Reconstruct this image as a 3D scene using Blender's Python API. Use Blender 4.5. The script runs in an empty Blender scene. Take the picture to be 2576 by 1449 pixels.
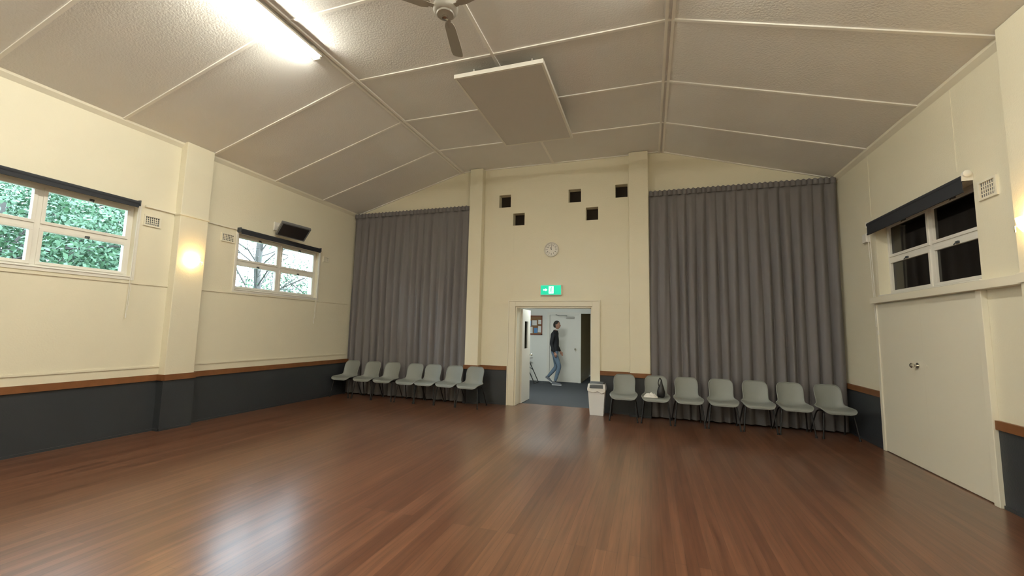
import bpy, bmesh, random
import numpy as np
from math import *
from mathutils import Vector, Matrix
random.seed(7)
scene=bpy.context.scene
scene.view_settings.view_transform='Standard'
scene.view_settings.exposure=.78
COL=bpy.context.collection
XL,XR,D=-6.82,3.12,8.43
ZW,ZC=4.29,5.11
XCL,XCR,XM,S=-4.0,0.27,-1.89,1.229
YB=-4.0
# ------------------------------------------------------------ materials
def mat(name,col,rough=.6,metal=0,bump=None,emit=None,var=None,coat=0,alpha=None):
    m=bpy.data.materials.new(name); m.use_nodes=True
    nt=m.node_tree; b=nt.nodes['Principled BSDF']
    b.inputs['Base Color'].default_value=(*col,1); b.inputs['Roughness'].default_value=rough
    b.inputs['Metallic'].default_value=metal
    if coat: b.inputs['Coat Weight'].default_value=coat; b.inputs['Coat Roughness'].default_value=.15
    tc=nt.nodes.new('ShaderNodeTexCoord')
    if var:
        n=nt.nodes.new('ShaderNodeTexNoise'); n.inputs['Scale'].default_value=var[0]; n.inputs['Detail'].default_value=4
        nt.links.new(tc.outputs['Object'],n.inputs['Vector'])
        mx=nt.nodes.new('ShaderNodeMix'); mx.data_type='RGBA'
        mx.inputs['A'].default_value=(*col,1); mx.inputs['B'].default_value=(*[c*var[1] for c in col],1)
        nt.links.new(n.outputs['Fac'],mx.inputs['Factor']); nt.links.new(mx.outputs['Result'],b.inputs['Base Color'])
    if bump:
        n=nt.nodes.new('ShaderNodeTexNoise'); n.inputs['Scale'].default_value=bump[0]; n.inputs['Detail'].default_value=3
        nt.links.new(tc.outputs['Object'],n.inputs['Vector'])
        bp=nt.nodes.new('ShaderNodeBump'); bp.inputs['Strength'].default_value=bump[1]; bp.inputs['Distance'].default_value=.01
        nt.links.new(n.outputs['Fac'],bp.inputs['Height']); nt.links.new(bp.outputs['Normal'],b.inputs['Normal'])
    if emit:
        b.inputs['Emission Color'].default_value=(*emit[0],1); b.inputs['Emission Strength'].default_value=emit[1]
    return m
M={}
M['wall']=mat('cream_wall_paint',(.84,.793,.635),.55,bump=(60,.25),var=(1.5,.95))
M['trim']=mat('cream_trim_paint',(.84,.80,.67),.4)
M['dado']=mat('slate_dado_paint',(.034,.039,.046),.45,bump=(60,.2))
M['ceil']=mat('stucco_ceiling',(.86,.845,.83),.8,bump=(45,.5),var=(2,.93))
M['batten']=mat('ceiling_batten_paint',(.94,.92,.88),.6)
M['white']=mat('white_paint',(.82,.80,.74),.4)
M['hallwall']=mat('hall_wall_paint',(.82,.82,.78),.6)
M['beige']=mat('beige_corridor_paint',(.45,.38,.25),.6)
M['carpet']=mat('dark_carpet',(.045,.05,.058),.95,bump=(300,.5))
M['black']=mat('black_plastic',(.012,.012,.014),.4)
M['screen']=mat('black_screen_glass',(.02,.02,.023),.15)
M['blind']=mat('charcoal_blind_fabric',(.024,.027,.035),.8)
M['darkglass']=mat('painted_unlit_glass',(.006,.005,.004),.08)  # opaque black colour paints in the unlit space behind the panes
M['hole']=mat('painted_hole_dark',(.02,.013,.008),.9)  # darkness of the recesses put into the colour of their back plates
M['chair']=mat('grey_polypropylene',(.25,.268,.255),.42,bump=(250,.12))
M['steel_blk']=mat('black_steel_tube',(.015,.015,.017),.35,metal=.3)
M['chrome']=mat('brushed_chrome',(.7,.68,.62),.2,metal=1)
M['plug']=mat('grey_plastic',(.06,.07,.08),.5)
M['tvgrey']=mat('grey_tv_casing',(.13,.135,.14),.45)
M['binwhite']=mat('white_plastic',(.82,.83,.84),.35)
M['fan']=mat('fan_grey_enamel',(.42,.40,.36),.4)
M['panel']=mat('hung_panel_face',(.68,.655,.63),.7,bump=(80,.2))
M['panel_edge']=mat('hung_panel_frame',(.88,.86,.80),.5)
M['tube']=mat('fluorescent_diffuser',(.9,.9,.85),.4,emit=((1,.965,.82),84))
M['hall_lamp']=mat('hall_lamp_diffuser',(.9,.9,.9),.4,emit=((.92,1,.97),46))
M['sconce']=mat('sconce_glass',(.9,.8,.6),.4,emit=((1,.66,.26),17))
M['green']=mat('exit_green',(.0,.45,.25),.4,emit=((0,.52,.30),.6))
M['exwhite']=mat('exit_white',(.9,.95,.93),.4,emit=((.75,1,.93),1.0))
M['cork']=mat('cork',(.36,.2,.1),.9,var=(60,.6))
M['redwood']=mat('pinboard_frame_wood',(.22,.06,.03),.5)
M['paper']=mat('paper',(.8,.8,.78),.8)
M['bluepaper']=mat('blue_paper',(.12,.3,.6),.8)
M['cloth']=mat('white_cloth',(.8,.79,.76),.9,bump=(40,.5))
M['jacket']=mat('black_jacket',(.010,.011,.014),.8)
M['jeans']=mat('blue_jeans',(.15,.215,.30),.9,var=(14,.7))
M['skin']=mat('skin',(.42,.22,.15),.55)
M['hair']=mat('dark_hair',(.02,.015,.011),.7)
M['shoe']=mat('grey_shoe',(.12,.13,.15),.6)
M['sole']=mat('shoe_sole',(.6,.6,.6),.6)
M['bark']=mat('bark',(.05,.045,.04),.9,bump=(20,.6))
M['leaf']=mat('leaf',(.026,.062,.030),.6,var=(.8,2.0))
M['leaf2']=mat('leaf_light',(.042,.088,.048),.6,var=(.8,1.6))
M['grass']=mat('grass',(.04,.09,.035),.9)
M['lip']=mat('lips',(.30,.10,.08),.5)
M['laminate']=mat('table_top_laminate',(.6,.6,.58),.4)
def wood(name,c1,c2,rowh,length,rough=.29,coat=.35):
    m=bpy.data.materials.new(name); m.use_nodes=True; nt=m.node_tree; N=nt.nodes; L=nt.links
    b=N['Principled BSDF']; g=N.new('ShaderNodeNewGeometry'); sx=N.new('ShaderNodeSeparateXYZ'); cx=N.new('ShaderNodeCombineXYZ')
    b.inputs['Coat Weight'].default_value=coat; b.inputs['Coat Roughness'].default_value=.24
    L.new(g.outputs['Position'],sx.inputs[0]); L.new(sx.outputs['Y'],cx.inputs['X']); L.new(sx.outputs['X'],cx.inputs['Y'])
    br=N.new('ShaderNodeTexBrick'); br.inputs['Scale'].default_value=1
    br.inputs['Brick Width'].default_value=length; br.inputs['Row Height'].default_value=rowh
    br.inputs['Mortar Size'].default_value=.0012; br.inputs['Mortar Smooth'].default_value=.3; br.inputs['Bias'].default_value=0
    br.offset=.37; br.offset_frequency=3
    br.inputs['Color1'].default_value=(*c1,1); br.inputs['Color2'].default_value=(*c2,1)
    br.inputs['Mortar'].default_value=(c1[0]*.5,c1[1]*.5,c1[2]*.5,1)
    L.new(cx.outputs[0],br.inputs['Vector'])
    mp=N.new('ShaderNodeMapping'); mp.inputs['Scale'].default_value=(.7,14,1)
    L.new(cx.outputs[0],mp.inputs['Vector'])
    n=N.new('ShaderNodeTexNoise'); n.inputs['Scale'].default_value=2.0; n.inputs['Detail'].default_value=3; n.inputs['Roughness'].default_value=.55
    L.new(mp.outputs[0],n.inputs['Vector'])
    cr=N.new('ShaderNodeValToRGB'); cr.color_ramp.elements[0].position=.3; cr.color_ramp.elements[0].color=(.74,.72,.69,1)
    cr.color_ramp.elements[1].position=.7; cr.color_ramp.elements[1].color=(1.2,1.18,1.14,1)
    L.new(n.outputs['Fac'],cr.inputs[0])
    mx=N.new('ShaderNodeMix'); mx.data_type='RGBA'; mx.blend_type='MULTIPLY'; mx.inputs['Factor'].default_value=1
    L.new(br.outputs['Color'],mx.inputs['A']); L.new(cr.outputs[0],mx.inputs['B']); L.new(mx.outputs['Result'],b.inputs['Base Color'])
    b.inputs['Roughness'].default_value=rough
    return m
M['floor']=wood('polished_timber_boards',(.118,.049,.027),(.178,.080,.045),.075,3.2)
M['rail']=mat('orange_timber_rail',(.25,.10,.035),.45,var=(9,.6))
M['curtain']=mat('grey_curtain_fabric',(.185,.175,.182),.9,bump=(400,.2))
def glass_mat():
    m=bpy.data.materials.new('clear_window_glass'); m.use_nodes=True; nt=m.node_tree
    nt.nodes.remove(nt.nodes['Principled BSDF']); o=nt.nodes['Material Output']
    t=nt.nodes.new('ShaderNodeBsdfTransparent'); g=nt.nodes.new('ShaderNodeBsdfGlossy'); g.inputs['Roughness'].default_value=.02
    f=nt.nodes.new('ShaderNodeFresnel'); f.inputs['IOR'].default_value=1.3; x=nt.nodes.new('ShaderNodeMixShader')
    nt.links.new(f.outputs[0],x.inputs[0]); nt.links.new(t.outputs[0],x.inputs[1]); nt.links.new(g.outputs[0],x.inputs[2]); nt.links.new(x.outputs[0],o.inputs[0])
    return m
M['glass']=glass_mat()
# ------------------------------------------------------------ mesh builder
def basis(d):
    d=Vector(d).normalized(); a=Vector((0,0,1)) if abs(d.z)<.9 else Vector((1,0,0))
    u=d.cross(a).normalized(); return u,d.cross(u).normalized(),d
class MB:
    def __init__(s): s.v=[];s.f=[];s.mi=[];s.mats=[]
    def m(s,k):
        if k not in s.mats: s.mats.append(k)
        return s.mats.index(k)
    def add(s,vs,fs,k):
        o=len(s.v); i=s.m(k); s.v+=[tuple(v) for v in vs]; s.f+=[tuple(a+o for a in f) for f in fs]; s.mi+=[i]*len(fs); return s
    def box(s,x0,x1,y0,y1,z0,z1,k):
        vs=[(x,y,z) for x in (x0,x1) for y in (y0,y1) for z in (z0,z1)]
        return s.add(vs,[(0,1,3,2),(4,6,7,5),(0,4,5,1),(2,3,7,6),(0,2,6,4),(1,5,7,3)],k)
    def obox(s,c,a,b,cc,k):
        c=Vector(c);a=Vector(a);b=Vector(b);cc=Vector(cc)
        vs=[c+a*i+b*j+cc*l for i in(-1,1) for j in(-1,1) for l in(-1,1)]
        return s.add(vs,[(0,1,3,2),(4,6,7,5),(0,4,5,1),(2,3,7,6),(0,2,6,4),(1,5,7,3)],k)
    def beam(s,p0,p1,w,h,n,k):
        p0=Vector(p0);p1=Vector(p1);d=(p1-p0);n=Vector(n).normalized();sd=d.normalized().cross(n).normalized()
        return s.obox((p0+p1)/2+n*h/2,d/2,sd*w/2,n*h/2,k)
    def cyl(s,p0,p1,r0,r1=None,n=16,k=None,caps=True):
        r1=r0 if r1 is None else r1; p0=Vector(p0);p1=Vector(p1);u,w,d=basis(p1-p0)
        vs=[]
        for p,r in((p0,r0),(p1,r1)):
            vs+=[p+(u*cos(2*pi*i/n)+w*sin(2*pi*i/n))*r for i in range(n)]
        fs=[(i,(i+1)%n,n+(i+1)%n,n+i) for i in range(n)]
        if caps: fs+=[tuple(range(n))[::-1],tuple(range(n,2*n))]
        return s.add(vs,fs,k)
    def tube(s,pts,r,n=10,k=None):
        pts=[Vector(p) for p in pts]; vs=[];pu=None
        for i,p in enumerate(pts):
            d=(pts[min(i+1,len(pts)-1)]-pts[max(i-1,0)]).normalized()
            if pu is None: u=basis(d)[0]
            else: u=(pu-d*pu.dot(d)).normalized()
            pu=u; w=d.cross(u)
            vs+=[p+(u*cos(2*pi*j/n)+w*sin(2*pi*j/n))*r for j in range(n)]
        fs=[(i*n+j,i*n+(j+1)%n,(i+1)*n+(j+1)%n,(i+1)*n+j) for i in range(len(pts)-1) for j in range(n)]
        fs+=[tuple(range(n))[::-1],tuple(range((len(pts)-1)*n,len(pts)*n))]
        return s.add(vs,fs,k)
    def lathe(s,prof,o,ax,n=24,k=None,a0=0,a1=2*pi,sc=(1,1)):
        o=Vector(o);u,w,d=basis(ax);full=abs(a1-a0-2*pi)<1e-4; m=n if full else n+1; vs=[]
        for r,h in prof:
            vs+=[o+d*h+(u*cos(a0+(a1-a0)*i/n)*sc[0]+w*sin(a0+(a1-a0)*i/n)*sc[1])*r for i in range(m)]
        fs=[]
        for j in range(len(prof)-1):
            for i in range(n):
                i2=(i+1)%m; fs.append((j*m+i,j*m+i2,(j+1)*m+i2,(j+1)*m+i))
        return s.add(vs,fs,k)
    def prism(s,pts,off,k):
        pts=[Vector(p) for p in pts];off=Vector(off);n=len(pts)
        vs=pts+[p+off for p in pts]
        fs=[tuple(range(n)),tuple(range(n,2*n))[::-1]]+[(i,n+i,n+(i+1)%n,(i+1)%n) for i in range(n)]
        return s.add(vs,fs,k)
    def ell(s,c,r,k,nu=20,nv=12):
        c=Vector(c);vs=[];fs=[]
        for j in range(nv+1):
            t=pi*j/nv
            for i in range(nu):
                a=2*pi*i/nu; vs.append((c.x+r[0]*sin(t)*cos(a),c.y+r[1]*sin(t)*sin(a),c.z+r[2]*cos(t)))
        for j in range(nv):
            for i in range(nu): fs.append((j*nu+i,(j+1)*nu+i,(j+1)*nu+(i+1)%nu,j*nu+(i+1)%nu))
        return s.add(vs,fs,k)
    def build(s,name,bevel=0,smooth=True,origin=None):
        me=bpy.data.meshes.new(name)
        o=Vector(origin) if origin else Vector((0,0,0))
        me.from_pydata([tuple(Vector(v)-o) for v in s.v],[],s.f)
        for k in s.mats: me.materials.append(M[k])
        me.polygons.foreach_set('material_index',s.mi)
        bm=bmesh.new(); bm.from_mesh(me); bmesh.ops.recalc_face_normals(bm,faces=bm.faces); bm.to_mesh(me); bm.free()
        if smooth:
            me.polygons.foreach_set('use_smooth',[True]*len(me.polygons)); me.set_sharp_from_angle(angle=radians(38))
        ob=bpy.data.objects.new(name,me); ob.location=o; COL.objects.link(ob)
        if bevel: md=ob.modifiers.new('bev','BEVEL'); md.width=bevel; md.segments=2; md.limit_method='ANGLE'
        return ob
def copy(ob,loc,rz=0,name=None):
    c=bpy.data.objects.new(name or ob.name.split('.')[0],ob.data); c.location=loc; c.rotation_euler=(0,0,rz)
    COL.objects.link(c); return c
def slab(mb,f,us,vs,holes,k,kr=None):
    U=sorted(set([us[0],us[1]]+[h[0] for h in holes]+[h[1] for h in holes])); V=sorted(set([vs[0],vs[1]]+[h[2] for h in holes]+[h[3] for h in holes]))
    def solid(i,j):
        if i<0 or j<0 or i>=len(U)-1 or j>=len(V)-1: return False
        cu=(U[i]+U[i+1])/2;cv=(V[j]+V[j+1])/2
        return not any(h[0]<cu<h[1] and h[2]<cv<h[3] for h in holes)
    for i in range(len(U)-1):
        for j in range(len(V)-1):
            if not solid(i,j): continue
            a,b,c,d=U[i],U[i+1],V[j],V[j+1]
            for w in(0,1): mb.add([f(a,c,w),f(b,c,w),f(b,d,w),f(a,d,w)],[(0,1,2,3)],k)
            for (di,dj,p,q) in((-1,0,(a,c),(a,d)),(1,0,(b,c),(b,d)),(0,-1,(a,c),(b,c)),(0,1,(a,d),(b,d))):
                if not solid(i+di,j+dj): mb.add([f(*p,0),f(*q,0),f(*q,1),f(*p,1)],[(0,1,2,3)],kr or k)
# ------------------------------------------------------------ room shell
mb=MB(); mb.box(XL-.25,XR+.25,YB-.2,D,-.15,0,'floor'); mb.box(-2.67,-1.06,D,8.77,-.15,0,'floor'); mb.build('floor',smooth=False)
mb=MB(); mb.box(-4.8,-.6,8.77,15.2,-.15,-.004,'carpet'); mb.build('floor_hall',smooth=False)
W1=(1.92,3.82,2.16,3.17); W2=(5.35,7.25,2.14,3.15); W3=(5.30,7.22,2.13,3.17); W0=(-1.6,.3,2.16,3.17)
mb=MB(); slab(mb,lambda u,v,w:(XL-.25*w,u,v),(YB-.2,D+.3),(0,ZW),[W0,W1,W2],'wall'); mb.build('wall_left',smooth=False)
mb=MB(); slab(mb,lambda u,v,w:(XR+.25*w,u,v),(YB-.2,D+.3),(0,ZW),[W3],'wall'); mb.build('wall_right',smooth=False)
holes=[(-3.10,-2.83,4.22,4.50),(-2.77,-2.51,3.80,4.07),(-1.56,-1.30,4.22,4.50),(-1.20,-.95,3.82,4.09),(-.61,-.37,4.25,4.52)]
mb=MB(); slab(mb,lambda u,v,w:(u,D+.3*w,v),(XL,XR),(0,5.12),holes+[(-2.67,-1.06,0,2.05)],'wall')
for h in holes: mb.box(h[0],h[1],D+.17,D+.19,h[2],h[3],'hole')
mb.build('wall_back',smooth=False)
mb=MB(); mb.box(XL,XR,YB-.2,YB,0,5.12,'wall'); mb.build('wall_front',smooth=False)
prof=[(XL,ZW),(XCL,ZC),(XCR,ZC),(XR,ZW)]
mb=MB()
for (a,b),(c,d) in zip(prof[:-1],prof[1:]):
    mb.add([(a,YB,b),(c,YB,d),(c,D,d),(a,D,b),(a,YB,b+.15),(c,YB,d+.15),(c,D,d+.15),(a,D,b+.15)],[(0,1,2,3),(4,5,6,7),(0,1,5,4),(3,2,6,7),(0,3,7,4),(1,2,6,5)],'ceil')
mb.build('ceiling',smooth=False)
mb=MB()
for x in(XCL,XCR):
    for dx in(-.035,.035): mb.beam((x+dx,YB,ZC-.003),(x+dx,D,ZC-.003),.035,.022,(0,0,-1),'batten')
mb.beam((XM,YB,ZC),(XM,D,ZC),.04,.015,(0,0,-1),'batten')
k=0
while D-k*S>YB:
    y=D-k*S
    if k==0: y-=.02
    for (a,b),(c,d) in zip(prof[:-1],prof[1:]):
        n=Vector((d-b,0,-(c-a))); mb.beam((a,y,b),(c,y,d),.035,.014,n,'batten')
    k+=1
mb.build('trim_1',smooth=False)
mb=MB()
for x,s in((XL,1),(XR,-1)):
    mb.prism([(x,YB,ZW-.06),(x+s*.05,YB,ZW-.01),(x+s*.06,YB,ZW+.02),(x,YB,ZW+.0)],(0,D-YB,0),'trim')
mb.build('trim_2',smooth=False)
PL=(4.30,4.72)
mb=MB(); mb.box(XL,XL+.13,PL[0],PL[1],0,ZW+.03,'wall'); mb.box(XL,XL+.145,PL[0]-.012,PL[1]+.012,3.17,3.20,'wall'); mb.build('wall_pilaster_left',bevel=.006,smooth=False)
mb=MB(); mb.box(XR-.13,XR,4.24,4.66,0,ZW+.03,'wall'); mb.build('wall_pilaster_right',bevel=.006,smooth=False)
mb=MB(); mb.box(-3.74,-3.44,D-.16,D,0,5.10,'wall'); mb.box(-.34,.02,D-.16,D,0,5.10,'wall'); mb.build('wall_pilasters_back',bevel=.006,smooth=False)
def dado(name,segs):
    mb=MB()
    for x0,x1,y0,y1,dx,dy in segs:
        mb.box(x0,x1,y0,y1,0,.712,'dado')
        mb.box(min(x0,x0+dx*.022),max(x1,x1+dx*.022),min(y0,y0+dy*.022),max(y1,y1+dy*.022),.712,.795,'rail')
        mb.box(min(x0,x0+dx*.01),max(x1,x1+dx*.01),min(y0,y0+dy*.01),max(y1,y1+dy*.01),0,.03,'dado')
    mb.build(name,smooth=False)
t=.012
dado('baseboard_left',[(XL,XL+t,YB,PL[0]-t,1,0),(XL,XL+t,PL[1]+t,D,1,0),(XL+.13,XL+.13+t,PL[0]-t,PL[1]+t,1,0),(XL,XL+.13,PL[0]-t,PL[0],0,-1),(XL,XL+.13,PL[1],PL[1]+t,0,1)])
dado('baseboard_right',[(XR-t,XR,YB,4.24-t,-1,0),(XR-t,XR,4.66+t,5.25,-1,0),(XR-t,XR,7.32,D,-1,0),(XR-.13-t,XR-.13,4.24-t,4.66+t,-1,0),(XR-.13,XR,4.24-t,4.24,0,-1),(XR-.13,XR,4.66,4.66+t,0,1)])
dado('baseboard_back',[(-3.74-t,-3.44+t,D-.16-t,D-.16,0,-1),(-3.44,-3.44+t,D-.16,D,1,0),(-3.44+t,-2.84,D-t,D,0,-1),(-.91,-.34-t,D-t,D,0,-1),(-.34-t,.02+t,D-.16-t,D-.16,0,-1),(-.34-t,-.34,D-.16,D,-1,0),(XL+.035,-3.74-t,D-t,D,0,0),(.02+t,XR-.035,D-t,D,0,0)])
mb=MB()
mb.box(XL,XL+.012,YB,PL[0],2.075,2.105,'wall'); mb.box(XL,XL+.012,PL[1],D-.2,2.075,2.105,'wall')
mb.box(XL,XL+.012,YB,PL[0],.90,.925,'wall'); mb.box(XL,XL+.012,PL[1],D-.2,.90,.925,'wall')
mb.box(XL,XL+.025,3.9,PL[0],3.185,3.21,'trim'); mb.box(XL,XL+.025,PL[1],5.30,3.185,3.21,'trim')
for y in(1.2,): mb.box(XL,XL+.006,y,y+.008,3.25,ZW-.06,'wall')
mb.build('trim_3',smooth=False)
mb=MB()
for x in(-2.75,-.95): mb.box(x,x+.01,D-.004,D,2.2,3.8,'wall')
mb.box(-3.44,-2.84,D-.008,D,2.1,2.12,'wall'); mb.box(-.91,-.34,D-.008,D,2.1,2.12,'wall')
mb.box(-3.44,-.34,D-.004,D,2.98,2.99,'wall')
mb.build('trim_4',smooth=False)
mb=MB()
mb.box(XR-.006,XR,5.5,5.51,3.3,ZW-.07,'wall'); mb.box(XR-.006,XR,7.3,7.31,3.3,ZW-.07,'wall')
mb.box(XR-.09,XR,4.66,7.30,2.03,2.115,'trim'); mb.box(XR-.15,XR-.13,4.24,4.66,2.03,2.115,'trim');mb.box(XR-.09,XR,YB,4.24,2.03,2.115,'trim')
mb.build('trim_5',bevel=.005,smooth=False)
# ------------------------------------------------------------ windows
def window(name,W,x,dirn,glass,rec=.08):
    y0,y1,z0,z1=W; xi=x-dirn*rec; xo=xi-dirn*.06; mb=MB(); a,b=min(xi,xo),max(xi,xo)
    ym=(y0+y1)/2; zm=(z0+z1)/2; fw=.04
    mb.box(a,b,y0,y1,z0,z0+fw,'white');mb.box(a,b,y0,y1,z1-fw,z1,'white');mb.box(a,b,y0,y0+fw,z0+fw,z1-fw,'white');mb.box(a,b,y1-fw,y1,z0+fw,z1-fw,'white')
    mb.box(a,b,ym-.025,ym+.025,z0+fw,z1-fw,'white'); mb.box(a,b,y0+fw,ym-.025,zm-.025,zm+.025,'white'); mb.box(a,b,ym+.025,y1-fw,zm-.025,zm+.025,'white')
    s=.036; a2,b2=(a+.012,b+.012) if dirn>0 else (a-.012,b-.012)
    for (p,q) in((y0+fw,ym-.025),(ym+.025,y1-fw)):
        for (r,t) in((z0+fw,zm-.025),(zm+.025,z1-fw)):
            mb.box(a2,b2,p,q,r,r+s,'white');mb.box(a2,b2,p,q,t-s,t,'white');mb.box(a2,b2,p,p+s,r+s,t-s,'white');mb.box(a2,b2,q-s,q,r+s,t-s,'white')
            g=(a2+b2)/2; mb.box(g-.003,g+.003,p+s,q-s,r+s,t-s,glass)
            yc=(p+q)/2; xs=b2 if dirn>0 else a2
            mb.box(min(xs,xs+dirn*.02),max(xs,xs+dirn*.02),yc-.022,yc+.022,t-s+.005,t-.005,'plug')
            mb.cyl((xs+dirn*.02,yc,t-s/2),(xs+dirn*.045,yc,t-s/2-.03),.008,.006,8,'plug')
    mb.box(min(x-dirn*.08,x+dirn*.02),max(x-dirn*.08,x+dirn*.02),y0+.001,y1-.001,z0,z0+.012,'white')
    y0,y1,z0,z1=W; w=.04; p=x+dirn*.012; a,b=min(x,p),max(x,p)
    if dirn>0: mb.box(a,b,y0-w,y1+w,z0-w,z0,'white');mb.box(a,b,y0-w,y0,z0,z1,'white');mb.box(a,b,y1,y1+w,z0,z1,'white')
    return mb.build(name,bevel=.003,smooth=False)
window('window_1',W1,XL,1,'glass'); window('window_2',W2,XL,1,'glass'); window('window_4',W0,XL,1,'glass')
window('window_3',W3,XR,-1,'darkglass',rec=.13)
def blind(y0,y1,z,cord,s=1,x=XL,drop=0,cordz=1.66):
    mb=MB(); xc=x+s*.055
    mb.cyl((xc,y0,z),(xc,y1,z),.032,n=16,k='blind')
    for y in(y0-.012,y1): mb.box(min(x,x+s*.09),max(x,x+s*.09),y,y+.012,z-.04,z+.04,'white' if s<0 else 'plug')
    if s<0: mb.lathe([(0,0),(.035,.0),(.035,.02),(.02,.03),(0,.03)],(xc,y0-.012,z+.03),(0,-1,0),14,'white')
    mb.box(xc+s*.025-.002,xc+s*.025+.002,y0+.01,y1-.01,z-.05-drop,z,'blind'); mb.box(xc+s*.025-.008,xc+s*.025+.008,y0+.01,y1-.01,z-.065-drop,z-.045-drop,'blind')
    mb.cyl((xc,cord,z),(x+s*.03,cord,cordz),.004,n=6,k='white'); mb.cyl((xc+s*.02,cord+.015,z),(x+s*.04,cord+.01,cordz+.05),.003,n=6,k='white')
    mb.cyl((x+s*.03,cord,cordz),(x+s*.03,cord,cordz-.06),.008,n=8,k='white')
    mb.build('roller_blind')
blind(1.86,3.79,3.20,3.80); blind(5.33,7.2,3.19,7.19); blind(-1.66,.35,3.2,.3)
blind(5.30,7.27,3.18,7.26,s=-1,x=XR,drop=.09,cordz=1.65)
def vent(name,x,s,y0,y1,z0,z1):
    mb=MB(); a,b=min(x,x+s*.018),max(x,x+s*.018)
    w=.022
    mb.box(a,b,y0,y1,z0,z0+w,'trim');mb.box(a,b,y0,y1,z1-w,z1,'trim');mb.box(a,b,y0,y0+w,z0+w,z1-w,'trim');mb.box(a,b,y1-w,y1,z0+w,z1-w,'trim')
    mb.box(min(x,x+s*.003),max(x,x+s*.003),y0+w,y1-w,z0+w,z1-w,'plug')
    nx=7; ny=4
    for i in range(1,nx):
        y=y0+w+(y1-y0-2*w)*i/nx; mb.box(min(x,x+s*.008),max(x,x+s*.008),y-.005,y+.005,z0+w,z1-w,'trim')
    for j in range(1,ny):
        z=z0+w+(z1-z0-2*w)*j/ny; mb.box(min(x,x+s*.0085),max(x,x+s*.0085),y0+w,y1-w,z-.004,z+.004,'trim')
    mb.build(name,smooth=False)
vent('wall_vent',XL,1,3.90,4.12,2.92,3.08);vent('wall_vent',XL,1,5.04,5.28,2.94,3.09);vent('wall_vent',XR,-1,4.99,5.22,2.90,3.09);
vent('wall_vent',XL,1,7.37,7.53,2.97,3.09);
mb=MB(); mb.box(XR-.05,XR,7.38,7.50,2.95,3.08,'white'); mb.build('junction_box',bevel=.006)
# ------------------------------------------------------------ door (back)
mb=MB()
x0,x1,z1=-2.67,-1.06,2.05
for a,b,c,d in((x0-.16,x0,0,z1+.13),(x1,x1+.15,0,z1+.13),(x0,x1,z1,z1+.13)): mb.box(a,b,D-.03,D,c,d,'trim')
for a,b,c,d in((x0-.16,x0-.135,0,z1+.13),(x1+.125,x1+.15,0,z1+.13),(x0-.135,x1+.125,z1+.105,z1+.13)): mb.box(a,b,D-.045,D-.03,c,d,'trim')
mb.box(x0,x0+.03,D,D+.3,0,z1,'trim');mb.box(x1-.03,x1,D,D+.3,0,z1,'trim');mb.box(x0+.03,x1-.03,D,D+.3,z1-.03,z1,'trim')
mb.build('trim_6',bevel=.004,smooth=False)
lx=x0+.055; ya,yb=D+.28,D+.92
gz=(1.15,1.75); gy=(ya+.18,yb-.18)
mb=MB(); slab(mb,lambda u,v,w:(lx-.02+.04*w,u,v),(ya,yb),(.01,z1-.04),[(gy[0],gy[1],gz[0],gz[1])],'white')
mb.box(lx-.003,lx+.003,gy[0],gy[1],gz[0],gz[1],'glass')
mb.cyl((lx+.02,yb-.07,1.0),(lx+.06,yb-.07,1.0),.012,n=10,k='chrome'); mb.ell((lx+.075,yb-.07,1.0),(.025,.028,.028),'chrome')
mb.build('door_1',bevel=.002,smooth=False)
mb=MB(); rx=x1-.055
mb.box(rx-.02,rx+.02,ya,yb,.01,z1-.04,'white'); mb.ell((rx-.05,yb-.07,1.0),(.025,.028,.028),'chrome'); mb.cyl((rx-.02,yb-.07,1.0),(rx-.05,yb-.07,1.0),.012,n=10,k='chrome'); mb.build('door_4',bevel=.002,smooth=False)
mb=MB(); mb.box(XR-.022,XR-.001,5.33,6.2895,.012,2.015,'trim'); mb.box(XR-.022,XR-.001,6.2905,7.25,.012,2.015,'trim')
kn=(XR-.022,6.40,1.22); mb.cyl(kn,(XR-.03,6.40,1.22),.035,n=20,k='chrome'); mb.cyl(kn,(XR-.07,6.40,1.22),.012,n=12,k='chrome'); mb.lathe([(0,0),(.02,.002),(.03,.015),(.03,.03),(.018,.042),(0,.045)],(XR-.06,6.40,1.22),(-1,0,0),20,'chrome')
mb.cyl((XR-.022,6.24,1.22),(XR-.026,6.24,1.22),.02,n=16,k='trim')
mb.build('door_2',smooth=True)
mb=MB(); mb.box(XR-.05,XR,5.25,5.325,0,2.03,'trim'); mb.box(XR-.035,XR,7.255,7.32,0,2.03,'trim'); mb.build('trim_7',bevel=.004,smooth=False)
# ------------------------------------------------------------ hall
HY=12.9
mb=MB(); slab(mb,lambda u,v,w:(u,HY+.1*w,v),(-4.8,-1.98),(0,2.7),[(-2.95,-2.05,0,2.06)],'hallwall'); mb.box(-3.1,-1.98,HY+.11,HY+.15,0,2.7,'hallwall'); mb.build('wall_hall_back',smooth=False)
mb=MB(); mb.box(-4.9,-4.8,D+.3,13.1,0,2.7,'hallwall'); mb.build('wall_hall_left',smooth=False)
mb=MB(); mb.box(-.6,-.5,D+.3,15.2,0,2.7,'beige'); mb.build('wall_hall_right',smooth=False)
mb=MB(); mb.box(-2.08,-1.98,13.0,15.2,0,2.7,'beige'); mb.box(-2.08,-.5,15.2,15.3,0,2.7,'beige'); mb.build('wall_corridor',smooth=False)
mb=MB(); mb.box(-4.9,-.5,D+.3,15.3,2.7,2.8,'hallwall'); mb.box(-1.98,-.6,HY,HY+.1,2.1,2.7,'hallwall'); mb.build('ceiling_hall',smooth=False)
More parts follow.
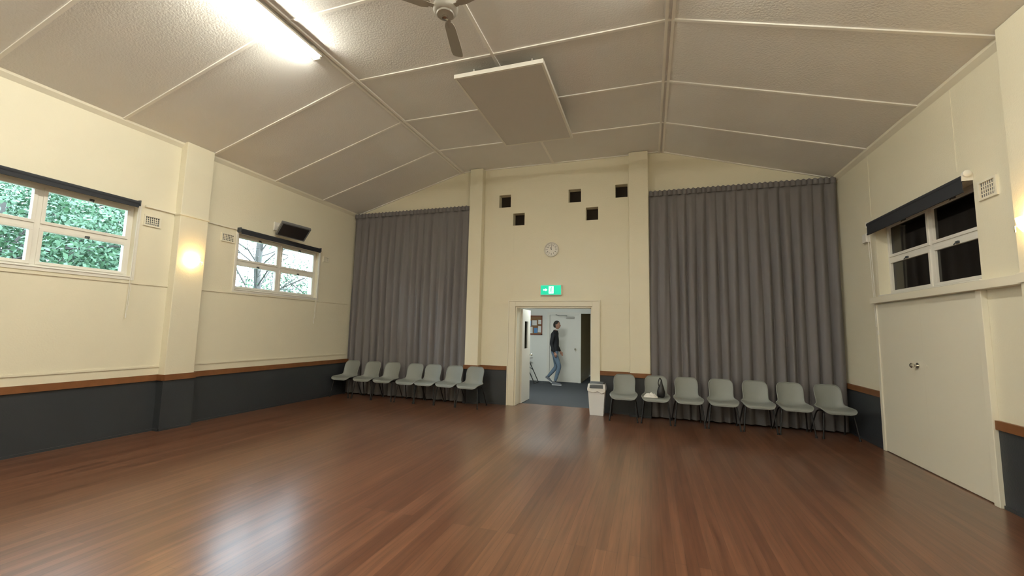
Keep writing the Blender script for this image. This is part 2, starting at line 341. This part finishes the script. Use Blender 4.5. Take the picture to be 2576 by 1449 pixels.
mb=MB(); mb.box(-4.8,-2.67,D+.3,D+.31,0,2.7,'hallwall'); mb.box(-1.06,-.6,D+.3,D+.31,0,2.7,'hallwall'); mb.box(-2.67,-1.06,D+.3,D+.31,2.05,2.7,'hallwall'); mb.build('wall_hall_front',smooth=False)
mb=MB(); mb.box(-2.945,-2.055,HY+.01,HY+.05,.005,2.055,'white'); mb.ell((-2.14,HY-.05,1.02),(.03,.03,.03),'chrome');mb.cyl((-2.14,HY+.01,1.02),(-2.14,HY-.05,1.02),.012,n=10,k='chrome')
mb.box(-2.42,-2.18,HY-.05,HY+.01,1.95,2.01,'fan'); mb.beam((-2.40,HY-.05,2.03),(-2.62,HY-.20,2.03),.03,.01,(0,0,1),'plug'); mb.beam((-2.62,HY-.20,2.03),(-2.75,HY-.02,2.06),.03,.01,(0,0,1),'plug')
mb.build('door_3',smooth=False)
mb=MB()
for a,b,c,d in((-3.03,-2.95,0,2.14),(-2.05,-1.97,0,2.14),(-2.95,-2.05,2.06,2.14)): mb.box(a,b,HY-.02,HY,c,d,'white')
mb.build('trim_8',smooth=False)
mb=MB(); bx0,bx1,bz0,bz1=-4.3,-3.19,1.42,2.03; pyb=HY-.004
mb.box(bx0,bx1,pyb-.015,pyb,bz0,bz1,'cork')
for a,b,c,d in((bx0,bx1,bz0,bz0+.03),(bx0,bx1,bz1-.03,bz1),(bx0,bx0+.03,bz0,bz1),(bx1-.03,bx1,bz0,bz1)): mb.box(a,b,pyb-.03,pyb-.0151,c,d,'redwood')
random.seed(3)
for i,(px,pz,w,h,k) in enumerate([(-3.62,1.78,.14,.18,'bluepaper'),(-3.44,1.80,.15,.16,'paper'),(-3.27,1.83,.10,.13,'paper'),(-3.58,1.57,.16,.2,'paper'),(-3.40,1.56,.12,.16,'bluepaper'),(-3.27,1.60,.11,.2,'paper'),(-3.8,1.75,.15,.21,'paper'),(-4.0,1.6,.15,.21,'paper'),(-4.1,1.85,.18,.15,'paper')]):
    a=random.uniform(-.08,.08); mb.obox((px,pyb-.018-.001*i/9,pz),(w/2*cos(a),0,w/2*sin(a)),(0,.001,0),(-h/2*sin(a),0,h/2*cos(a)),k)
mb.build('pinboard',smooth=False)
mb=MB(); mb.box(-4.7,-3.42,12.05,12.65,.70,.735,'laminate')
for y in(12.12,12.58):
    mb.tube([(-3.55,y,.70),(-3.22,y,.02)],.014,8,'steel_blk'); mb.tube([(-3.95,y,.70),(-3.38,y,.36)],.010,8,'steel_blk'); mb.tube([(-4.6,y,.70),(-4.65,y,.0)],.014,8,'steel_blk')
mb.tube([(-3.22,12.08,.014),(-3.22,12.62,.014)],.014,8,'steel_blk'); mb.tube([(-4.65,12.08,.014),(-4.65,12.62,.014)],.014,8,'steel_blk')
mb.build('folding_table')
mb=MB(); mb.box(-3.1,-1.9,9.55,9.80,2.63,2.70,'white'); mb.box(-3.08,-1.92,9.57,9.78,2.61,2.635,'hall_lamp'); mb.build('hall_ceiling_light',smooth=False)
# ------------------------------------------------------------ curtains
def curtain(x0,x1,n,seed):
    rnd=random.Random(seed); nx=n*20; nz=44; zt,zb=4.20,.02; yc=8.325
    ph=[rnd.uniform(-.22,.22) for _ in range(n+2)]; am=[rnd.uniform(.6,1.0) for _ in range(n+2)]; dr=[rnd.uniform(-.04,.04) for _ in range(n+2)]
    vs=[]
    for j in range(nz+1):
        t=j/nz; z=zt+(zb-zt)*t
        for i in range(nx+1):
            u=i/nx*n; k=int(u); f=u-k; a=am[k]*(1-f)+am[k+1]*f; p=ph[k]*(1-f)+ph[k+1]*f; q=dr[k]*(1-f)+dr[k+1]*f
            A=(.022+.040*min(1,t*3))*a
            ss=abs(sin(pi*(u+p*min(1,t*2)+.04*sin(3*t+k*.2))))**.9
            y=yc+A*(1.0-2*ss)+.006*sin(5*u*2*pi*.31+7*t)
            x=x0+(x1-x0)*i/nx+q*t*min(f,1-f)*2
            if t<.012: y=yc+.018*sin(2*pi*u)
            vs.append((x,y,z))
    fs=[(j*(nx+1)+i,j*(nx+1)+i+1,(j+1)*(nx+1)+i+1,(j+1)*(nx+1)+i) for j in range(nz) for i in range(nx)]
    mb=MB(); mb.add(vs,fs,'curtain')
    nx=n*32;vs=[]
    for j,(z,a) in enumerate([(4.18,.03),(4.25,.035),(4.28,.03)]):
        for i in range(nx+1):
            u=i/nx*n*2; vs.append((x0+(x1-x0)*i/nx,yc-.03-a*abs(sin(pi*u))**.6+.02,z+(.01*sin(2*pi*u) if j==2 else 0)))
    mb.add(vs,[(j*(nx+1)+i,j*(nx+1)+i+1,(j+1)*(nx+1)+i+1,(j+1)*(nx+1)+i) for j in range(2) for i in range(nx)],'curtain')
    mb.box(x0,x1,yc+.03,yc+.06,4.20,4.24,'plug')
    ob=mb.build('curtain',smooth=False)
    ob.data.polygons.foreach_set('use_smooth',[True]*len(ob.data.polygons))
    return ob
curtain(XL+.02,-3.76,16,1); curtain(.04,XR-.03,18,2)
# ------------------------------------------------------------ chairs
def catmull(P,n):
    out=[]
    P=[np.array(p,float) for p in P]; Q=[2*P[0]-P[1]]+P+[2*P[-1]-P[-2]]
    for i in range(1,len(Q)-2):
        for k in range(n):
            t=k/n; a,b,c,d=Q[i-1:i+3]; out.append(.5*((2*b)+(c-a)*t+(2*a-5*b+4*c-d)*t*t+(3*b-a-3*c+d)*t**3))
    out.append(P[-1]); return out
def chair():
    pr=catmull([(-.005,.385,.13,.0),(-.008,.40,.18,.0),(.015,.425,.212,.004),(.08,.430,.228,.02),(.18,.420,.233,.035),(.29,.412,.226,.045),(.365,.425,.208,.05),(.405,.475,.185,.05),(.425,.55,.182,.045),(.445,.63,.187,.04),(.462,.70,.183,.03),(.472,.745,.16,.018),(.476,.768,.13,.01),(.477,.775,.09,.006)],4)
    nu=18; vs=[]
    for i,p in enumerate(pr):
        y,z,w,c=p; a=pr[max(i-1,0)];b=pr[min(i+1,len(pr)-1)]; d=np.array([b[0]-a[0],b[1]-a[1]]);d/=np.linalg.norm(d)+1e-9; nrm=(-d[1],d[0])
        for j in range(nu+1):
            t=-1+2*j/nu; cc=c*abs(t)**2.6
            vs.append((w*t,y+nrm[0]*cc,z+nrm[1]*cc))
    fs=[(i*(nu+1)+j,i*(nu+1)+j+1,(i+1)*(nu+1)+j+1,(i+1)*(nu+1)+j) for i in range(len(pr)-1) for j in range(nu)]
    mb=MB(); mb.add(vs,fs,'chair')
    rim=[vs[i*(nu+1)] for i in range(len(pr))]+[vs[(len(pr)-1)*(nu+1)+j] for j in range(1,nu+1)]+[vs[i*(nu+1)+nu] for i in range(len(pr)-2,-1,-1)]+[vs[j] for j in range(nu-1,-1,-1)]
    mb.tube([(x,y,z-.004) for x,y,z in rim],.008,8,'chair')
    for s in(-1,1):
        mb.tube(catmull([(s*.235,.02,.012),(s*.205,.07,.30),(s*.19,.085,.375),(s*.165,.11,.395),(s*.165,.30,.385),(s*.185,.35,.36),(s*.205,.385,.28),(s*.24,.49,.012)],3),.011,8,'steel_blk')
        for y in(.02,.49): mb.cyl((s*.236,y,0),(s*.236,y,.03),.016,.014,10,'black')
    mb.tube([(-.165,.13,.392),(.165,.13,.392)],.010,8,'steel_blk'); mb.tube([(-.165,.29,.385),(.165,.29,.385)],.010,8,'steel_blk')
    ob=mb.build('stacking_chair',smooth=True); return ob
ch=chair()
rr=random.Random(5)
cx=[-6.48,-5.91,-5.40,-4.83,-4.40,-3.92,-3.42,-.435,.10,.64,1.16,1.68,2.19,2.75]
for i,x in enumerate(cx):
    loc=(x,7.715+rr.uniform(-.015,.015),0); rz=rr.uniform(-.06,.06)
    if i in(6,7): loc=(x,7.69,0); rz=rz*.3
    if i==0: ch.location=loc; ch.rotation_euler=(0,0,rz)
    else: copy(ch,loc,rz,'stacking_chair')
mb=MB(); n=14; vs=[]
for i in range(n+1):
    for j in range(n+1):
        u=i/n*2-1; v=j/n*2-1; r=max(abs(u),abs(v)); 
        vs.append((.02+.11*u*(1+.1*sin(5*v)),7.84+.085*v*(1+.12*sin(4*u)),.437+.055*(1-r**3)+.018*sin(9*u+4*v)*(1-r)+.014*sin(13*v)*(1-r)))
mb.add(vs,[(i*(n+1)+j,(i+1)*(n+1)+j,(i+1)*(n+1)+j+1,i*(n+1)+j+1) for i in range(n) for j in range(n)],'cloth'); mb.build('folded_towel')
mb=MB(); mb.lathe([(0,0),(.06,.0),(.085,.03),(.085,.1),(.06,.17),(.03,.23),(.012,.30),(0,.31)],(.19,7.94,.43),(.05,.08,1),18,'black',sc=(.7,.8))
mb.tube(catmull([(.17,7.93,.60),(.15,7.93,.68),(.18,7.95,.76),(.21,7.96,.68),(.21,7.96,.60)],5),.008,8,'black'); mb.build('black_bag')
# ------------------------------------------------------------ bin
mb=MB()
def ring(x,y,z,w,d): return [(x-w,y-d,z),(x+w,y-d,z),(x+w,y+d,z),(x-w,y+d,z)]
bx,by=-.94,8.17
levels=[(0,.125,.095),(.45,.155,.12),(.45,.165,.13),(.49,.168,.133),(.50,.165,.13),(.565,.155,.11),(.58,.145,.10)]
vs=[]
for z,w,d in levels: vs+=ring(bx,by,z,w,d)
fs=[(i*4+j,i*4+(j+1)%4,(i+1)*4+(j+1)%4,(i+1)*4+j) for i in range(len(levels)-1) for j in range(4)]+[(3,2,1,0)]
mb.add(vs,fs,'binwhite')
mb.obox((bx,by-.03,.585),(.125,0,0),(0,.075,.018),(0,-.004,.008),'plug'); mb.box(bx-.14,bx+.14,by-.02,by+.098,.572,.592,'plug')
mb.prism([(bx-.125,by-.132,.50),(bx+.125,by-.132,.50),(bx+.12,by-.114,.565),(bx-.12,by-.114,.565)],(0,-.006,0),'plug')
mb.prism([(bx-.15,by-.136,.44),(bx-.05,by-.138,.42),(bx+.02,by-.138,.45),(bx+.1,by-.138,.41),(bx+.16,by-.136,.44),(bx+.165,by-.134,.495),(bx-.165,by-.134,.495)],(0,-.006,0),'cloth')
mb.build('swing_top_bin',bevel=.004)
# ------------------------------------------------------------ clock, exit sign
cxk,czk=-1.91,3.24
mb=MB(); mb.lathe([(0,0),(.155,0),(.155,.03),(.145,.04),(.135,.03),(.135,.015),(0,.015)],(cxk,D,czk),(0,-1,0),40,'white')
for i in range(60):
    a=2*pi*i/60; r0=.118 if i%5 else .112; w=.0008 if i%5 else .0022
    c=Vector((cxk+sin(a)*(r0+.126)/2,D-.017,czk+cos(a)*(r0+.126)/2)); mb.obox(c,(sin(a)*(.126-r0)/2,0,cos(a)*(.126-r0)/2),(0,.001,0),(cos(a)*w,0,-sin(a)*w),'black')
for a,l,w in((radians(330),.06,.004),(radians(5),.09,.003)):
    mb.obox((cxk+sin(a)*l/2,D-.021,czk+cos(a)*l/2),(sin(a)*l/2,0,cos(a)*l/2),(0,.001,0),(cos(a)*w,0,-sin(a)*w),'black')
mb.cyl((cxk,D-.016,czk),(cxk,D-.024,czk),.008,n=12,k='black')
clk=mb.build('wall_clock')
for i in range(1,13):
    a=2*pi*i/12; tc=bpy.data.curves.new('numeral','FONT'); tc.body=str(i); tc.size=.04; tc.align_x='CENTER'; tc.align_y='CENTER'; tc.extrude=.0005; tc.offset=.0006
    o=bpy.data.objects.new('numeral_%d'%i,tc); o.data.materials.append(M['black']); COL.objects.link(o); o.location=(cxk+sin(a)*.093,D-.0165,czk+cos(a)*.093); o.rotation_euler=(pi/2,0,0); o.parent=clk
ex0,ex1,ez0,ez1=-2.11,-1.69,2.29,2.48; ye=D-.07
mb=MB(); mb.box(ex0-.01,ex1+.01,ye,D,ez0-.01,ez1+.01,'white'); mb.box(ex0,ex1,ye-.006,ye,ez0,ez1,'green')
def fl(pts,k='exwhite',dy=.0): mb.prism([(ex0+p[0]*(ex1-ex0),ye-.0062-dy,ez0+p[1]*(ez1-ez0)) for p in pts],(0,-.002,0),k)
fl([(.40,.12),(.64,.12),(.64,.90),(.40,.90)])
g='green'
mb.cyl((ex0+.53*.42,ye-.008,ez0+.78*.19),(ex0+.53*.42,ye-.0095,ez0+.78*.19),.012,n=14,k=g)
def limb(a,b,w):
    A=Vector((ex0+a[0]*.42,0,ez0+a[1]*.19));B=Vector((ex0+b[0]*.42,0,ez0+b[1]*.19)); d=(B-A); s=Vector((-d.z,0,d.x)).normalized()*w
    mb.prism([(p.x,ye-.008,p.z) for p in(A+s,B+s,B-s,A-s)],(0,-.0015,0),g)
limb((.525,.70),(.505,.45),.009);limb((.505,.47),(.56,.36),.007);limb((.56,.36),(.55,.18),.006);limb((.505,.47),(.475,.30),.007);limb((.475,.30),(.43,.26),.006)
limb((.525,.66),(.57,.55),.005);limb((.57,.55),(.60,.60),.004);limb((.52,.66),(.47,.62),.005);limb((.47,.62),(.45,.50),.004)
fl([(.12,.45),(.24,.45),(.24,.36),(.33,.52),(.24,.68),(.24,.58),(.12,.58)])
mb.build('exit_sign',smooth=False)
# ------------------------------------------------------------ ceiling panel, lights, fan
mb=MB(); px0,px1,py0,py1=-2.45,-1.22,4.78,6.93; pz=4.89
mb.box(px0+.03,px1-.03,py0+.03,py1-.03,pz+.006,pz+.04,'panel')
for a,b,c,d in((px0,px1,py0,py0+.03),(px0,px1,py1-.03,py1),(px0,px0+.03,py0+.03,py1-.03),(px1-.03,px1,py0+.03,py1-.03)): mb.box(a,b,c,d,pz,pz+.055,'panel_edge')
for x in(px0+.2,px1-.2):
    for y in(py0+.2,py1-.2): mb.cyl((x,y,pz+.04),(x,y,ZC),.01,n=8,k='panel_edge')
mb.build('hanging_ceiling_panel',smooth=False)
def fluoro(x,y0,y1,side):
    mb=MB(); z=ZC-.068
    xa,xb=min(x,x+side*.13),max(x,x+side*.13)
    mb.box(xa,xb,y0-.02,y1+.02,z-.03,z,'white')
    xc=(xa+xb)/2
    for y in(y0+.1,y1-.1): mb.box(x+side*.01,x+side*.03,y-.03,y+.03,z,z+.03,'white')
    for dx in(-.022,.022): mb.cyl((xc+dx,y0,z-.052),(xc+dx,y1,z-.052),.018,n=12,k='tube')
    for y in(y0-.02,y1): mb.box(xc-.05,xc+.05,y,y+.02,z-.07,z-.03,'white')
    mb.build('fluorescent_light',smooth=True)
for a,b in((2.55,4.02),(.1,1.55),(-2.6,-1.15)):  # rows over and behind the camera are unseen, added to brighten the room
    fluoro(XCL+.02,a,b,-1); fluoro(XCR-.02,a,b-(.04 if a>2 else 0),1)
fx,fy,fz=-1.83,3.34,4.60
mb=MB(); mb.cyl((fx,fy,ZC),(fx,fy,fz+.08),.016,n=12,k='fan'); mb.lathe([(0,0),(.07,0),(.06,-.04),(.03,-.07),(0,-.07)],(fx,fy,ZC),(0,0,1),20,'fan')
mb.lathe([(0,.10),(.05,.10),(.11,.07),(.12,.03),(.12,-.0),(.10,-.03),(.085,-.035),(.08,-.05),(.03,-.06),(0,-.062)],(fx,fy,fz),(0,0,1),32,'fan')
mb.lathe([(.03,-.061),(.03,-.085),(.0,-.09)],(fx,fy,fz),(0,0,1),20,'chrome')
for k in range(3):
    a=radians(105)+k*2*pi/3; d=Vector((cos(a),sin(a),0)); s=Vector((-sin(a),cos(a),.18)).normalized()
    o=Vector((fx,fy,fz)); mb.beam(o+d*.10,o+d*.24,.045,.006,(0,0,1),'fan')
    n=d.cross(s); pts=[]
    for r,w in((.16,.035),(.22,.055),(.45,.062),(.62,.064),(.67,.055),(.685,.03)): pts.append((r,w))
    loop=[o+d*r+s*w for r,w in pts]+[o+d*r-s*w for r,w in reversed(pts)]
    mb.prism(loop,n*.007,'fan')
mb.build('ceiling_fan')
def sconce(x,s,y,z):
    mb=MB(); mb.box(min(x,x+s*.02),max(x,x+s*.02),y-.05,y+.05,z-.07,z+.03,'white')
    prof=[(.0,-.09),(.04,-.082),(.07,-.06),(.092,-.02),(.10,.03),(.102,.05)]
    n=20; vs=[]
    for r,h in prof:
        for i in range(n+1):
            a=-pi/2+pi*i/n; vs.append((x+s*(.015+r*cos(a)*.9),y+r*sin(a),z+h))
    mb.add(vs,[(j*(n+1)+i,j*(n+1)+i+1,(j+1)*(n+1)+i+1,(j+1)*(n+1)+i) for j in range(len(prof)-1) for i in range(n)],'sconce')
    mb.ell((x+s*.06,y,z+.01),(.03,.03,.045),'sconce')
    mb.tube([(x+s*.01,y+.10,z+.02),(x+s*.05,y+.13,z+.0),(x+s*.05,y+.13,z-.05)],.006,6,'chrome')
    mb.build('wall_sconce')
sconce(XL+.13,1,4.52,2.50); sconce(XR-.13,-1,4.45,2.50)
# wall tv
mb=MB(); wy=6.12; wz=3.44
mb.box(XL,XL+.03,wy-.08,wy+.06,wz-.08,wz+.08,'white'); mb.tube([(XL+.02,wy,wz+.02),(XL+.12,wy,wz+.02),(XL+.22,wy+.05,wz-.03)],.02,8,'white')
c=Vector((XL+.30,wy+.11,wz-.08)); A=Vector((.10,.25,-.02)); B=Vector((.13,-.05,.10)); N=A.cross(B).normalized()
if N.z>0: N=-N
mb.obox(c,A,B,N*.026,'tvgrey')
mb.obox(c+N*.027,A*.90,B*.86,N*.002,'screen'); mb.obox(c-N*.045,A*.4,B*.4,N*.022,'plug')
mb.build('wall_mounted_tv',bevel=.003)
# ------------------------------------------------------------ man
def man(ox,oy,oz):
    V=[];E=[];Rr=[];idx={}
    def v(n,p,r): idx[n]=len(V);V.append(p);Rr.append(r)
    def e(*ns):
        for a,b in zip(ns[:-1],ns[1:]): E.append((idx[a],idx[b]))
    v('pel',(0,0,.98),(.13,.125));v('w',(.0,0,1.12),(.125,.12));v('ch',(-.005,0,1.32),(.14,.13));v('uc',(-.01,0,1.45),(.115,.11));v('nk',(.015,0,1.55),(.06,.058));v('nk2',(.03,0,1.60),(.052,.052))
    e('pel','w','ch','uc','nk','nk2')
    for s,n in((-1,'r'),(1,'l')):
        v(n+'sh',(-.01,s*.17,1.465),(.072,.072)); 
        if s<0: v(n+'el',(-.06,s*.225,1.18),(.052,.05));v(n+'wr',(.035,s*.225,.945),(.034,.032)); v(n+'pm',(.055,s*.22,.90),(.030,.026))
        else: v(n+'el',(-.01,s*.225,1.18),(.052,.05));v(n+'wr',(.12,s*.20,.96),(.034,.032)); v(n+'pm',(.145,s*.195,.92),(.030,.026))
        v(n+'ua',(V[idx[n+'sh']][0]*.5+V[idx[n+'el']][0]*.5,s*.205,1.33),(.062,.06))
        e('uc',n+'sh',n+'ua',n+'el',n+'wr',n+'pm')
    v('rhip',(.01,-.085,.90),(.098,.095));v('rkn',(.16,-.09,.53),(.066,.066));v('rca',(.10,-.09,.34),(.060,.058));v('ran',(.035,-.09,.10),(.044,.044))
    v('lhip',(-.01,.085,.90),(.098,.095));v('lkn',(.03,.09,.51),(.066,.066));v('lca',(-.09,.09,.36),(.058,.056));v('lan',(-.23,.09,.20),(.044,.044))
    e('pel','rhip','rkn','rca','ran');e('pel','lhip','lkn','lca','lan')
    me=bpy.data.meshes.new('t');me.from_pydata(V,E,[]); ob=bpy.data.objects.new('t',me);COL.objects.link(ob)
    sk=ob.modifiers.new('s','SKIN'); 
    for i,r in enumerate(Rr): me.skin_vertices[0].data[i].radius=r
    me.skin_vertices[0].data[0].use_root=True
    sb=ob.modifiers.new('b','SUBSURF'); sb.levels=2
    dg=bpy.context.evaluated_depsgraph_get(); dg.update(); m2=bpy.data.meshes.new_from_object(ob.evaluated_get(dg))
    mb=MB(); 
    for k in('jacket','jeans','skin','shoe','hair','sole'): mb.m(k)
    bv=[tuple(x.co) for x in m2.vertices]; o0=len(mb.v); mb.v+=bv
    for p in m2.polygons:
        c=p.center; k='jacket'
        if c.z<.965 and abs(c.y)<.165: k='jeans'
        elif c.z<.80: k='jeans'
        if c.z>1.565: k='skin'
        if (c-Vector((.055,-.22,.90))).length<.062 or (c-Vector((.145,.195,.92))).length<.06: k='skin'
        if k=='skin' and c.z<.96 and abs(c.y)<.15: k='jeans'
        mb.f.append(tuple(a+o0 for a in p.vertices)); mb.mi.append(mb.m(k))
    bpy.data.objects.remove(ob)
    for (c,d,s) in((Vector((.058,-.22,.885)),Vector((.12,0,-1)),-1),(Vector((.152,.195,.905)),Vector((.5,0,-.85)),1)):
        d=d.normalized(); fwd=Vector((d.z*-1,0,d.x)).normalized()
        for i,L in enumerate((.075,.085,.08,.062)):
            b=c+fwd*(.024-.016*i)
            mb.tube([b-d*.02,b+d*L*.45,b+d*L*.78+Vector((0,-s*.012,0)),b+d*L+Vector((0,-s*.03,0))],.0085-.0006*i,8,'skin')
        mb.tube([c-d*.025+fwd*.015,c+fwd*.042,c+fwd*.05+d*.03],.010,8,'skin')
        mb.ell(c-d*.01,(.036,.018,.042),'skin',12,8)
    def foot(p,dirv,up):
        p=Vector(p);dirv=Vector(dirv).normalized();up=Vector(up).normalized();sd=up.cross(dirv)
        prof=[(-.09,.035,.07),(-.06,.042,.09),(.0,.042,.095),(.06,.045,.075),(.12,.048,.06),(.165,.042,.048),(.19,.022,.03)]
        n=12;vs=[]
        for a,w,h in prof:
            for i in range(n):
                t=2*pi*i/n; yy=cos(t)*w; zz=max(sin(t),-.5)
                vs.append(p+dirv*a+sd*yy+up*((zz+.5)/1.5*h))
        fs=[(j*n+i,j*n+(i+1)%n,(j+1)*n+(i+1)%n,(j+1)*n+i) for j in range(len(prof)-1) for i in range(n)]+[tuple(range(n)),tuple(range((len(prof)-1)*n,len(prof)*n))]
        mb.add(vs,fs,'shoe')
        mb.prism([p+dirv*a+sd*w*1.04 for a,w,h in prof]+[p+dirv*a-sd*w*1.04 for a,w,h in reversed(prof)],up*.022,'sole')
    foot((.04,-.09,.0),(1,-.05,0),(0,0,1)); foot((-.235,.09,.125),(.80,.05,-.55),(.55,0,.8))
    hc=Vector((.055,0,1.735)); vs=[];nu,nv=32,24
    for j in range(nv+1):
        t=pi*j/nv
        for i in range(nu):
            a=2*pi*i/nu; x,y,z=sin(t)*cos(a),sin(t)*sin(a),cos(t)
            low=max(0,-z); X=x*.098*(1-.22*low)+low*.018; Y=y*.076*(1-.32*low); Z=z*.122
            if x>0: X-=.012*x*max(0,.3-abs(z-.15))/.3*.8
            if x>.9 and -.35<z<.25: X+=.026*max(0,1-abs(y)/.22)*(1-abs((z+.22)/.5) if z>-.72 else 0)
            vs.append(hc+Vector((X,Y,Z)))
    fs=[(j*nu+i,(j+1)*nu+i,(j+1)*nu+(i+1)%nu,j*nu+(i+1)%nu) for j in range(nv) for i in range(nu)]
    mb.add(vs,fs,'skin')
    mb.lathe([(0,.0),(.011,.004),(.014,.016),(.010,.03),(.004,.042),(0,.046)],hc+Vector((.092,0,-.045)),(.0,0,1),10,'skin')
    for s in(-1,1):
        mb.ell(hc+Vector((.082,s*.03,.012)),(.010,.013,.008),'sole',10,8); mb.ell(hc+Vector((.0895,s*.031,.012)),(.004,.006,.006),'hair',8,6)
        mb.ell(hc+Vector((-.005,s*.077,-.005)),(.022,.010,.032),'skin',12,8)
        mb.ell(hc+Vector((.088,s*.03,.032)),(.008,.018,.004),'hair',8,6)
    mb.ell(hc+Vector((.086,0,-.068)),(.010,.022,.006),'lip',10,6)
    vs=[];fs=[]
    for j in range(nv+1):
        t=pi*j/nv
        for i in range(nu):
            a=2*pi*i/nu; x,y,z=sin(t)*cos(a),sin(t)*sin(a),cos(t)
            vs.append(hc+Vector((x*.106-.004,y*.083,z*.130+.003)))
    for j in range(nv):
        for i in range(nu):
            t=pi*(j+.5)/nv;a=2*pi*(i+.5)/nu;x,y,z=sin(t)*cos(a),sin(t)*sin(a),cos(t)
            lim=.58 if x>.45 else (.1+.5*max(0,x) if x>-.12 else -.58)
            if z>lim: fs.append((j*nu+i,(j+1)*nu+i,(j+1)*nu+(i+1)%nu,j*nu+(i+1)%nu))
    mb.add(vs,fs,'hair')
    mb.lathe([(.075,0),(.07,.05),(.062,.05),(.064,0)],(.015,0,1.53),(.15,0,1),20,'jacket')
    ob=mb.build('man',smooth=True)
    ob.data.polygons.foreach_set('use_smooth',[True]*len(ob.data.polygons))
    ob.location=(ox,oy,oz); return ob
man(-2.63,12.2,-.004)
# ------------------------------------------------------------ outside
mb=MB(); mb.box(-60,XL-.3,-30,60,-.9,-.6,'grass'); mb.build('ground_outside',smooth=False)
def tree(x,y,h,r,nl,lm,seed,bare=False):
    rd=random.Random(seed); mb=MB(); z0=-.6
    mb.tube([(x,y,z0),(x+.1,y+.05,z0+h*.35),(x-.05,y,z0+h*.6),(x,y,z0+h*.85)],.10 if nl<1000 else .13,8,'bark')
    tips=[]
    for i in range(16):
        a=rd.uniform(0,2*pi);l=rd.uniform(.5,1)*r; b=Vector((x,y,z0+h*rd.uniform(.3,.7))); e_=b+Vector((cos(a)*l,sin(a)*l,rd.uniform(.1,.9)*r)); m_=(b+e_)/2+Vector((0,0,.15))
        mb.tube([b,m_,e_],.025,5,'bark'); tips.append(e_);tips.append(m_)
        for q in range(4):
            g=e_+Vector((rd.uniform(-.6,.6),rd.uniform(-.6,.6),rd.uniform(-.2,.7))); mb.tube([m_,g],.010,4,'bark'); tips.append(g)
    vs=[];fs=[]
    for i in range(nl):
        c=rd.choice(tips)+Vector((rd.gauss(0,.42),rd.gauss(0,.42),rd.gauss(0,.36)))
        u=Vector((rd.gauss(0,1),rd.gauss(0,1),rd.gauss(0,1))).normalized();w=u.cross(Vector((rd.gauss(0,1),rd.gauss(0,1),rd.gauss(0,1)))).normalized(); s=rd.uniform(.035,.07)
        o=len(vs); vs+=[c-u*s,c+w*s*.5,c+u*s,c-w*s*.5]; fs.append((o,o+1,o+2,o+3))
    mb.add(vs,fs,lm); mb.build('tree',smooth=False)
tree(-12,4.4,5.2,2.0,16000,'leaf',1);tree(-12.5,7.2,4.8,1.7,10000,'leaf2',2);tree(-13,1.5,5.5,2.2,9000,'leaf',3)
tree(-15,6.2,6.4,2.6,20000,'leaf2',21);tree(-17,9.0,6.2,2.4,12000,'leaf',31)
tree(-12,10.2,6.5,1.9,250,'leaf2',4);tree(-13.5,14.8,4.2,1.8,10000,'leaf',5);tree(-16,13,3.0,1.8,6000,'leaf',8)
w=bpy.data.worlds.new('overcast_sky'); scene.world=w; w.use_nodes=True; bg=w.node_tree.nodes['Background']; bg.inputs[0].default_value=(.66,.86,1,1); bg.inputs[1].default_value=10.5
# ------------------------------------------------------------ camera
yaw,pitch,roll=.3166,.1017,.0213
fw=Vector((-sin(yaw)*cos(pitch),cos(yaw)*cos(pitch),sin(pitch))); rt=Vector((cos(yaw),sin(yaw),0)); up=rt.cross(fw)
r_=cos(roll)*rt+sin(roll)*up; u_=-sin(roll)*rt+cos(roll)*up
cam=bpy.data.cameras.new('camera'); co=bpy.data.objects.new('camera',cam); COL.objects.link(co)
m=Matrix((r_,u_,-fw)).transposed().to_4x4(); m.translation=Vector((0,0,1.538)); co.matrix_world=m
cam.sensor_width=36; cam.lens=1051/2576*36; cam.clip_start=.05; cam.clip_end=200
scene.camera=co
